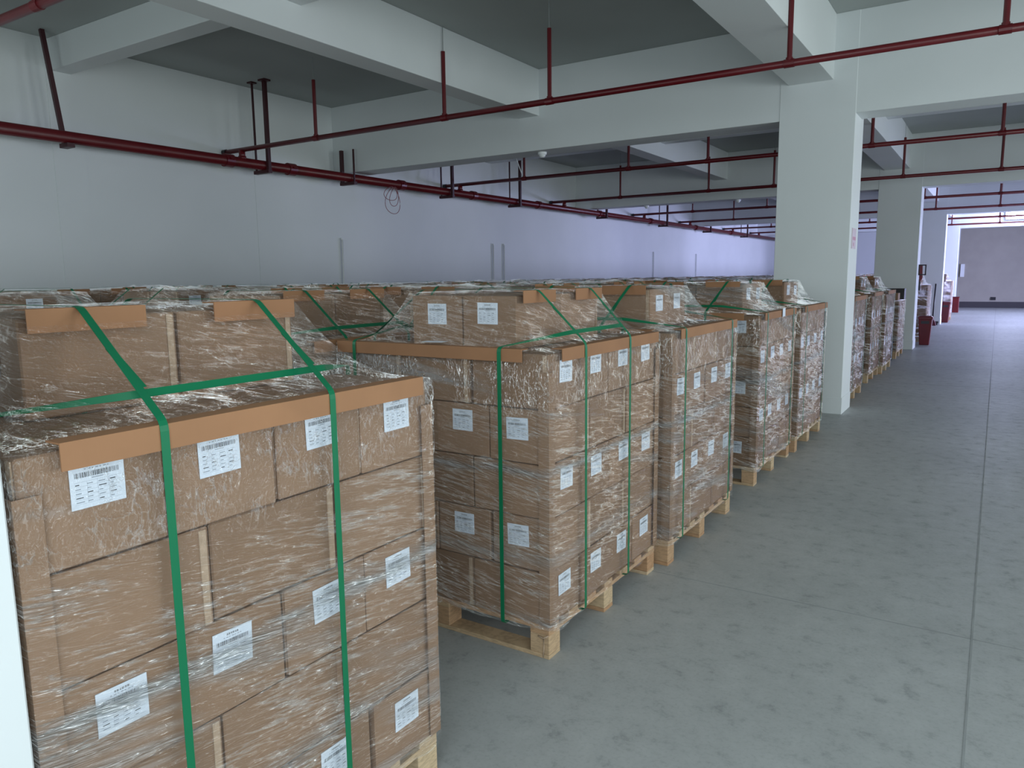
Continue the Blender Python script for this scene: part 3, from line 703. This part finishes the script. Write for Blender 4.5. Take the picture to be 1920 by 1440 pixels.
# ------------------------------------------------------------------ stacks filling the hall behind the front row
fv, ff = [], []; pb = MB(); sb = MB(); gb_ = MB(); R2 = random.Random(5)
rows = [-2.875, -4.21, -5.55, -6.89, -8.23]
near_n = 0
for ri, X1 in enumerate(rows):
    yb0 = 0.72 if ri else 1.15
    k = 0; y = yb0
    while y < 39.5:
        W = 1.22
        if y < 0.6: y += 1.3; continue
        skip = any(abs((y + 0.6) - by - 0.3) < 0.0 for by in BY)
        typ = 'a' if (ri == 0 and k % 3 != 2) or (ri != 0 and (k + ri) % 2) else 'b'
        x1 = X1 + R2.uniform(-0.03, 0.03)
        hdx, hdy = R2.uniform(-0.06, 0.06), R2.uniform(-0.08, 0.08)
        if typ == 'a': hw, hl, hx1, hy0 = 0.61, 0.8134, x1 - 0.31 + hdx, y + 0.2 + hdy
        else: hw, hl, hx1, hy0 = 0.8134, 0.61, x1 - 0.21 + hdx, y + 0.3 + hdy
        ZT = DECK + 5 * HB; g = 0.003
        zoff = 0.0
        # shell of the stack
        for L in range(5):
            z = DECK + L * HB; ends = ((4 - L) % 2 == 0) == (typ == 'a')
            nx, ny, sx, sy = (3, 4, LB, WB) if ends else (4, 3, WB, LB)
            for j in range(ny):
                for i in range(nx):
                    if i == 0 or j == 0 or L == 4 or i == nx - 1 or j == ny - 1:
                        bx.box(x1 - sx * (i + 1) + g, y + sy * j + g, z + 0.001, x1 - sx * i - g, y + sy * (j + 1) - g, z + HB - 0.002)
        indiv = (ri == 0 and y < 9.5) or (ri == 1 and y < 7.0) or (ri == 2 and y < 5.0)
        nohat = (ri == 0 and y < 2.0) or (ri == 1 and y < 2.4)
        if ri == 2 and k < 3: typ = 'b'
        rn = ('second', 'third', 'fourth', 'fifth', 'sixth')[ri]
        cxx, cyy = x1 - W / 2, y + W / 2
        nmb = '%s load of %s row' % (words[k], rn)
        for i in range(0 if nohat else 2):
            for j in range(2):
                if typ == 'a': bxx, byy, rz, lo = hx1 - WB * (i + 0.5), hy0 + LB * (j + 0.5), -PI / 2, j == 0
                else: bxx, byy, rz, lo = hx1 - LB * (i + 0.5), hy0 + WB * (j + 0.5), 0.0, i == 0
                if indiv:
                    carton(bxx, byy, ZT, rz, 'carton on %s, %s %s' % (nmb, ('aisle', 'inner')[i], ('near', 'far')[j]), lo, 'raised cartons on the back rows')
                else:
                    a, c_ = (WB / 2, LB / 2) if typ == 'a' else (LB / 2, WB / 2)
                    bx.box(bxx - a + g, byy - c_ + g, ZT + 0.001, bxx + a - g, byy + c_ - g, ZT + HB - 0.002)
        lh = (hx1 - hw - cxx, hx1 - cxx, hy0 - cyy, hy0 + hl - cyy)
        npr, nz_ = (48, 12) if y < 10 else (24, 6)
        rings = film_verts(W / 2 + 0.010, None if nohat else lh, ZT, k * 1.3 + ri * 7, npr, nz_, 0.004)
        if R2.random() < 0.55:      # loose tail of film gathered on top
            for rr in rings[-3:]:
                for q in range(len(rr)):
                    a_, b_, c_ = rr[q]; rr[q] = (a_, b_, c_ + 0.055 * max(0, noise.noise(Vector((a_ * 9, b_ * 9 + k, ri)))) )
        if indiv and ri == 0:
            v, f = [], []; film_into(v, f, rings)
            me = bpy.data.meshes.new('stretch_film'); me.from_pydata(v, [], f); me.materials.append(M_film)
            for p in me.polygons: p.use_smooth = True
            tag(put('stretch_film', me, (cxx, cyy, 0)), 'clear stretch film round the %s' % nmb, 'plastic wrap', 'stretch film round the loads')
        else: film_into(fv, ff, rings, (cxx, cyy, 0))
        HZ = ZT + HB + 0.016; E_ = 0.018; e = 0.024; EZ = ZT + 0.022; HZs = ZT + HB + 0.024
        if nohat: pass
        elif ri == 0 and indiv:
            if typ == 'a':
                for q, yy in enumerate((hy0 + 0.155, hy0 + hl - 0.165)):
                    tag(put('edge_board', angle_mesh(0.29, 'Y', 1), (hx1 + E_, yy, HZ)), 'short kraft edge board up on %s, %s one' % (nmb, ('near', 'far')[q]), 'edge protector', 'kraft edge boards on the loads')
                    yf = (y + 0.29, y + W - 0.44)[q]
                    strap_path([(x1 + e, yf, 0.14), (x1 + e, yf, EZ), (hx1 + e, yy, HZs), (hx1 - hw - e, yy, HZs), (x1 - W - e, yf, EZ), (x1 - W - e, yf, 0.14)], -1, (0, 1, 0), 'green_strap',
                               'green strap over %s, %s one' % (nmb, ('near', 'far')[q]), 'green straps round the loads', (x1 + e, yf, 0.14))
                xs, xm = hx1 - 0.01, hx1 + 0.70 * (x1 - hx1)
                strap_path([(xs, y - e, 0.14), (xs, y - e, EZ), (xm, y + 0.33, EZ + 0.045), (xm, y + W - 0.33, EZ + 0.045), (xs, y + W + e, EZ), (xs, y + W + e, 0.14)], 1, (1, 0, 0), 'green_strap',
                           'green strap lengthwise on %s' % nmb, 'green straps round the loads', (xs, y - e, 0.14), wd=[(1, 0, 0)] * 2 + [(0.5, 0, -0.86)] * 2 + [(1, 0, 0)] * 2)
            else:
                for q, xx in enumerate((hx1 - 0.165, hx1 - hw + 0.165)):
                    tag(put('edge_board', angle_mesh(0.29, 'X', -1), (xx, hy0 - E_, HZ)), 'short kraft edge board up on %s, %s one' % (nmb, ('aisle', 'inner')[q]), 'edge protector', 'kraft edge boards on the loads')
                    strap_path([(xx, y - e, 0.14), (xx, y - e, EZ), (xx, hy0 - e, HZs), (xx, hy0 + hl + e, HZs), (xx, y + W + e, EZ), (xx, y + W + e, 0.14)], 1, (1, 0, 0), 'green_strap',
                               'green strap over %s, %s one' % (nmb, ('aisle', 'inner')[q]), 'green straps round the loads', (xx, y - e, 0.14))
            tag(put('edge_board', angle_mesh(1.08, 'Y', 1), (x1 + E_, cyy, ZT + 0.014)), 'long kraft edge board on aisle edge of %s' % nmb, 'edge protector', 'kraft edge boards on the loads')
        else:
            t_ = 0.0035
            if typ == 'a':
                if R2.random() < 0.5:
                  for yy in (hy0 + 0.155, hy0 + hl - 0.165): gb_.box(hx1 + 0.014, yy - 0.145, HZ - 0.052, hx1 + 0.018, yy + 0.145, HZ + 0.004)
                for q, yy in enumerate((hy0 + 0.13, hy0 + hl - 0.165)):
                    P_ = [(x1 + e, yy, EZ), (hx1 + e, yy, HZs), (hx1 - hw - e, yy, HZs)]
                    sb.ribbon([Vector(p) for p in P_], [(1, 0, 0.3), (0.7, 0, 0.7), (0, 0, 1)], (0, 1, 0), SW)
            else:
                for xx in (hx1 - 0.165, hx1 - hw + 0.165):
                    if k % 3 == 1: gb_.box(xx - 0.145, hy0 - 0.018, HZ - 0.052, xx + 0.145, hy0 - 0.014, HZ + 0.004)
                    P_ = [(xx, y - e, EZ), (xx, hy0 - e, HZs), (xx, hy0 + hl + e, HZs)]
                    sb.ribbon([Vector(p) for p in P_], [(0, -1, 0.3), (0, -0.7, 0.7), (0, 0, 1)], (1, 0, 0), SW)
        # pallet
        for sx_ in (0.05, 0.61, 1.17):
            pb.box(x1 - sx_ - 0.05, y, 0.112, x1 - sx_ + 0.05, y + W, 0.134)
            for sy_ in (0.05, 0.61, 1.17): pb.box(x1 - sx_ - 0.05, y + sy_ - 0.05, 0.02, x1 - sx_ + 0.05, y + sy_ + 0.05, 0.112)
        for sy_ in (0.05, 0.61, 1.17): pb.box(x1 - W, y + sy_ - 0.05, 0, x1, y + sy_ + 0.05, 0.02)
        for sy_ in (0.045, 0.23, 0.42, 0.61, 0.80, 0.99, 1.175): pb.box(x1 - W, y + sy_ - 0.045, 0.134, x1, y + sy_ + 0.045, 0.156)
        gap = R2.uniform(0.06, 0.16)
        k = min(k + 1, 10); y += W + gap
me = bpy.data.meshes.new('stretch_films'); me.from_pydata(fv, [], ff); me.materials.append(M_film)
for p in me.polygons: p.use_smooth = True
tag(put('stretch_films', me), 'clear stretch film over the back-row loads near the left wall', 'plastic wrap', kind='stuff')
tag(put('wooden_pallets', pb.mesh('wooden_pallets', M_wood)), 'wooden pallets under the back rows of cartons', 'pallets', kind='stuff')
tag(put('edge_boards', gb_.mesh('edge_boards', M_board)), 'short kraft edge boards on the back-row loads', 'edge protectors', kind='stuff')
tag(put('green_straps', sb.mesh('green_straps', M_strap)), 'green straps over the back-row loads', 'straps', kind='stuff')

# ------------------------------------------------------------------ far aisle things
# low mixed load before the second column
load(20, -1.60, 16.5, 'b', None, 'low ninth load', layers=4, indiv=False, near=False, film=M_film3, nper=48, nz=12, boards=False, straps=False)
for (x, y, z, sx, sy, sz, m_, lab) in ((-1.78, 16.75, 1.132, 0.3, 0.34, 0.14, M_card, 'small brown box on top of the low load, near end'),
                                       (-1.75, 17.35, 1.132, 0.34, 0.30, 0.22, M_black, 'small black box on top of the low load, far end')):
    tag(put('small_box', MB().box(-sx / 2, -sy / 2, 0, sx / 2, sy / 2, sz).box(-sx / 2 - .003, -0.02, sz - .004, sx / 2 + .003, 0.02, sz + .001).mesh('small_box', m_, False, 0.0), (x, y, z + 0.02)), lab, 'box')
tag(put('plastic_crate', MB().box(-0.3, -0.2, 0, 0.3, 0.2, 0.02).box(-0.3, -0.2, 0, -0.28, 0.2, 0.36).box(0.28, -0.2, 0, 0.3, 0.2, 0.36).box(-0.3, -0.2, 0, 0.3, -0.18, 0.36).box(-0.3, 0.18, 0, 0.3, 0.2, 0.36).box(-0.32, -0.22, 0.33, 0.32, -0.2, 0.36).box(-0.32, 0.2, 0.33, 0.32, 0.22, 0.36).mesh('plastic_crate', M_navy), (-1.95, 16.15, 0)), 'dark blue plastic crate on the floor before the low load', 'crate')

def bin_(x, y, h, w_, lab, label):
    o = tag(put('litter_bin', None, (x, y, 0)), label, 'bin', 'red bins beside the columns')
    seg = 4
    mb = MB(); n = 0
    def frus(z0, z1, a, b_, mi=0, open_=False):
        n = len(mb.v)
        for z, r_ in ((z0, a), (z1, b_)):
            mb.v.extend([(-r_, -r_, z), (r_, -r_, z), (r_, r_, z), (-r_, r_, z)])
        for k in range(4): mb.f.append((n + k, n + (k + 1) % 4, n + 4 + (k + 1) % 4, n + 4 + k)); mb.m.append(mi)
        mb.f.append((n + 3, n + 2, n + 1, n)); mb.m.append(mi); mb.f.append((n + 4, n + 5, n + 6, n + 7)); mb.m.append(mi)
    frus(0, h * 0.93, w_ * 0.36, w_ * 0.5)
    put('body', mb.mesh('body', M_redpl, False, 0.01), parent=o)
    mb = MB(); frus(h * 0.92, h, w_ * 0.56, w_ * 0.54); frus(h, h * 1.03, w_ * 0.5, w_ * 0.4)
    put('lid', mb.mesh('lid', M_redpl, False, 0.006), parent=o)
    put('bin_opening', MB().box(-w_ * 0.3, -w_ * 0.505, h * 0.76, w_ * 0.3, -w_ * 0.45, h * 0.86).mesh('bin_opening', M_rubber), parent=o)
    return o
bin_(-1.36, 20.05, 0.66, 0.28, 0, 'red plastic bin on the floor past the second column')
bin_(-1.42, 29.3, 0.68, 0.26, 0, 'red plastic bin on the floor past the third column')
load(22, -1.42, 20.9, 'b', (-2.4, -1.6, 21.2, 21.8), 'tenth load past second column', indiv=False, near=False, film=M_film3, nper=32, nz=8, boards=False, straps=False, front=False)
load(23, -1.34, 30.2, 'b', (-2.35, -1.53, 30.5, 31.1), 'eleventh load past third column', indiv=False, near=False, film=M_film3, nper=32, nz=8, boards=False, straps=False, front=False)
# red and black sign standing out from the second column
t = tag(put('fire_point_sign', None, (-1.495, 19.05, 1.74)), 'small red sign in black frame on the side of second column', 'sign')
put('frame', MB().box(0, -0.015, 0.10, 0.15, 0.015, 0.125).box(0, -0.015, -0.11, 0.15, 0.015, -0.085).box(0.125, -0.015, -0.11, 0.15, 0.015, 0.125).box(0, -0.015, -0.11, 0.02, 0.015, 0.125).mesh('frame', M_black), parent=t)
mb = MB(); mb.v = [(0.0, -0.012, 0.1), (0.075, -0.012, 0.1), (0.085, -0.012, -0.18), (0.03, -0.012, -0.26), (0.0, 0.006, 0.1), (0.075, 0.006, 0.1), (0.085, 0.006, -0.18), (0.03, 0.006, -0.26)]
mb.f = [(0, 1, 2, 3), (7, 6, 5, 4), (0, 4, 5, 1), (1, 5, 6, 2), (2, 6, 7, 3), (3, 7, 4, 0)]; mb.m = [0] * 6
put('red_panel', mb.mesh('red_panel', M_redpl), parent=t)
put('hanging_strip', MB().box(0.015, -0.01, -0.44, 0.05, 0.01, -0.2).mesh('hanging_strip', M_black), parent=t)
# notice on the first column
t = tag(put('wall_notice', MB().box(0, -0.14, -0.12, 0.008, 0.14, 0.12).mesh('wall_notice', M_pink), (-1.495, 9.93, 2.11)), 'pale pink notice on the aisle side of the first column', 'sign')
put('print', MB().box(0.008, -0.10, -0.02, 0.0095, 0.10, 0.02).box(0.008, -0.05, -0.09, 0.0095, -0.01, -0.05).mesh('print', M_pinkd), parent=t)
# broom and long-handled dustpan leaning on the third column
t = tag(put('broom', None, (-1.72, 27.72, 0)), 'long dark-handled broom leaning on the third column', 'broom')
put('handle', MB().tube([(0.03, 0, 0.12), (0.05, 0.14, 1.32)], 0.022, 8).mesh('handle', M_black, True), parent=t)
put('brush_head', MB().box(-0.18, -0.05, 0.0, 0.18, 0.05, 0.06).box(-0.2, -0.03, 0.06, 0.2, 0.03, 0.12).mesh('brush_head', M_rubber), parent=t)
t = tag(put('dustpan', None, (-1.78, 27.42, 0)), 'dark red dustpan with upright handle before the third column', 'dustpan')
mb = MB(); n = 14
for yy in (-0.09, 0.09):
    for k in range(n + 1):
        a = PI * k / n; mb.v.append((0.19 * math.cos(a) + 0.02, yy, 0.235 * math.sin(a)))
for k in range(n): mb.f.append((k, k + 1, n + 2 + k, n + 1 + k)); mb.m.append(0)
mb.f.append(tuple(range(n + 1))); mb.m.append(0); mb.f.append(tuple(range(2 * n + 1, n, -1))); mb.m.append(0)
put('pan', mb.mesh('pan', simple('dark_red_pan', (0.10, 0.015, 0.03), 0.6)), parent=t)
put('handle', MB().tube([(-0.12, 0, 0.15), (-0.12, 0.2, 1.0)], 0.02, 8).mesh('handle', M_black, True), parent=t)
t = tag(put('fire_box', None, (-1.42, 36.6, 0)), 'narrow dark red fire box at the foot of the fourth column', 'box')
put('body', MB().box(-0.12, -0.1, 0, 0.12, 0.1, 0.62).mesh('body', M_redpl, False, 0.01), parent=t)
put('lid', MB().box(-0.13, -0.11, 0.62, 0.13, 0.11, 0.66).mesh('lid', M_redpl), parent=t)
# flood lamp on the fourth beam
t = tag(put('flood_lamp', None, (0.50, 36.99, 4.05)), 'glaring white flood lamp fixed to the far cross beam', 'lamp')
put('housing', MB().box(-0.42, 0.02, -0.30, 0.42, 0.16, 0.30).mesh('housing', M_black, False, 0.01), parent=t)
put('lens', MB().box(-0.39, -0.22, -0.27, 0.39, 0.02, 0.27).mesh('lens', M_lamp), parent=t)
put('bracket', MB().box(-0.03, 0.14, -0.1, 0.03, 0.291, 0.1).mesh('bracket', M_rod), parent=t)
# paper slips left on the loads
tag(put('paper_slip', MB().box(-0.055, -0.03, 0, 0.055, 0.03, 0.0015).mesh('paper_slip', M_paper), (-2.20, 2.735, 1.405), 0.2), 'small white paper slip lying on the second load front edge board', 'paper')
tag(put('paper_slip', MB().box(0, -0.045, -0.06, 0.0012, 0.045, 0.01).mesh('paper_slip', M_paper), (-1.512, 6.62, 1.40)), 'white paper slip hanging over the aisle edge of the fourth load', 'paper')
# twine knotted round the pallet block of the second load
t = tag(put('twine', MB().tube([(-1.578, 2.712, 0.115), (-1.60, 2.708, 0.10), (-1.63, 2.71, 0.105)], 0.004, 6).tube([(-1.60, 2.708, 0.10), (-1.597, 2.707, 0.06), (-1.602, 2.708, 0.01)], 0.003, 6).mesh('twine', M_cut, True)), 'short piece of twine tied at the second load pallet corner', 'twine')

tag(put('cardboard_cartons', bx.mesh('cardboard_cartons', M_card)), 'brown cartons stacked on the back-row pallets all along the left wall', 'boxes', kind='stuff')
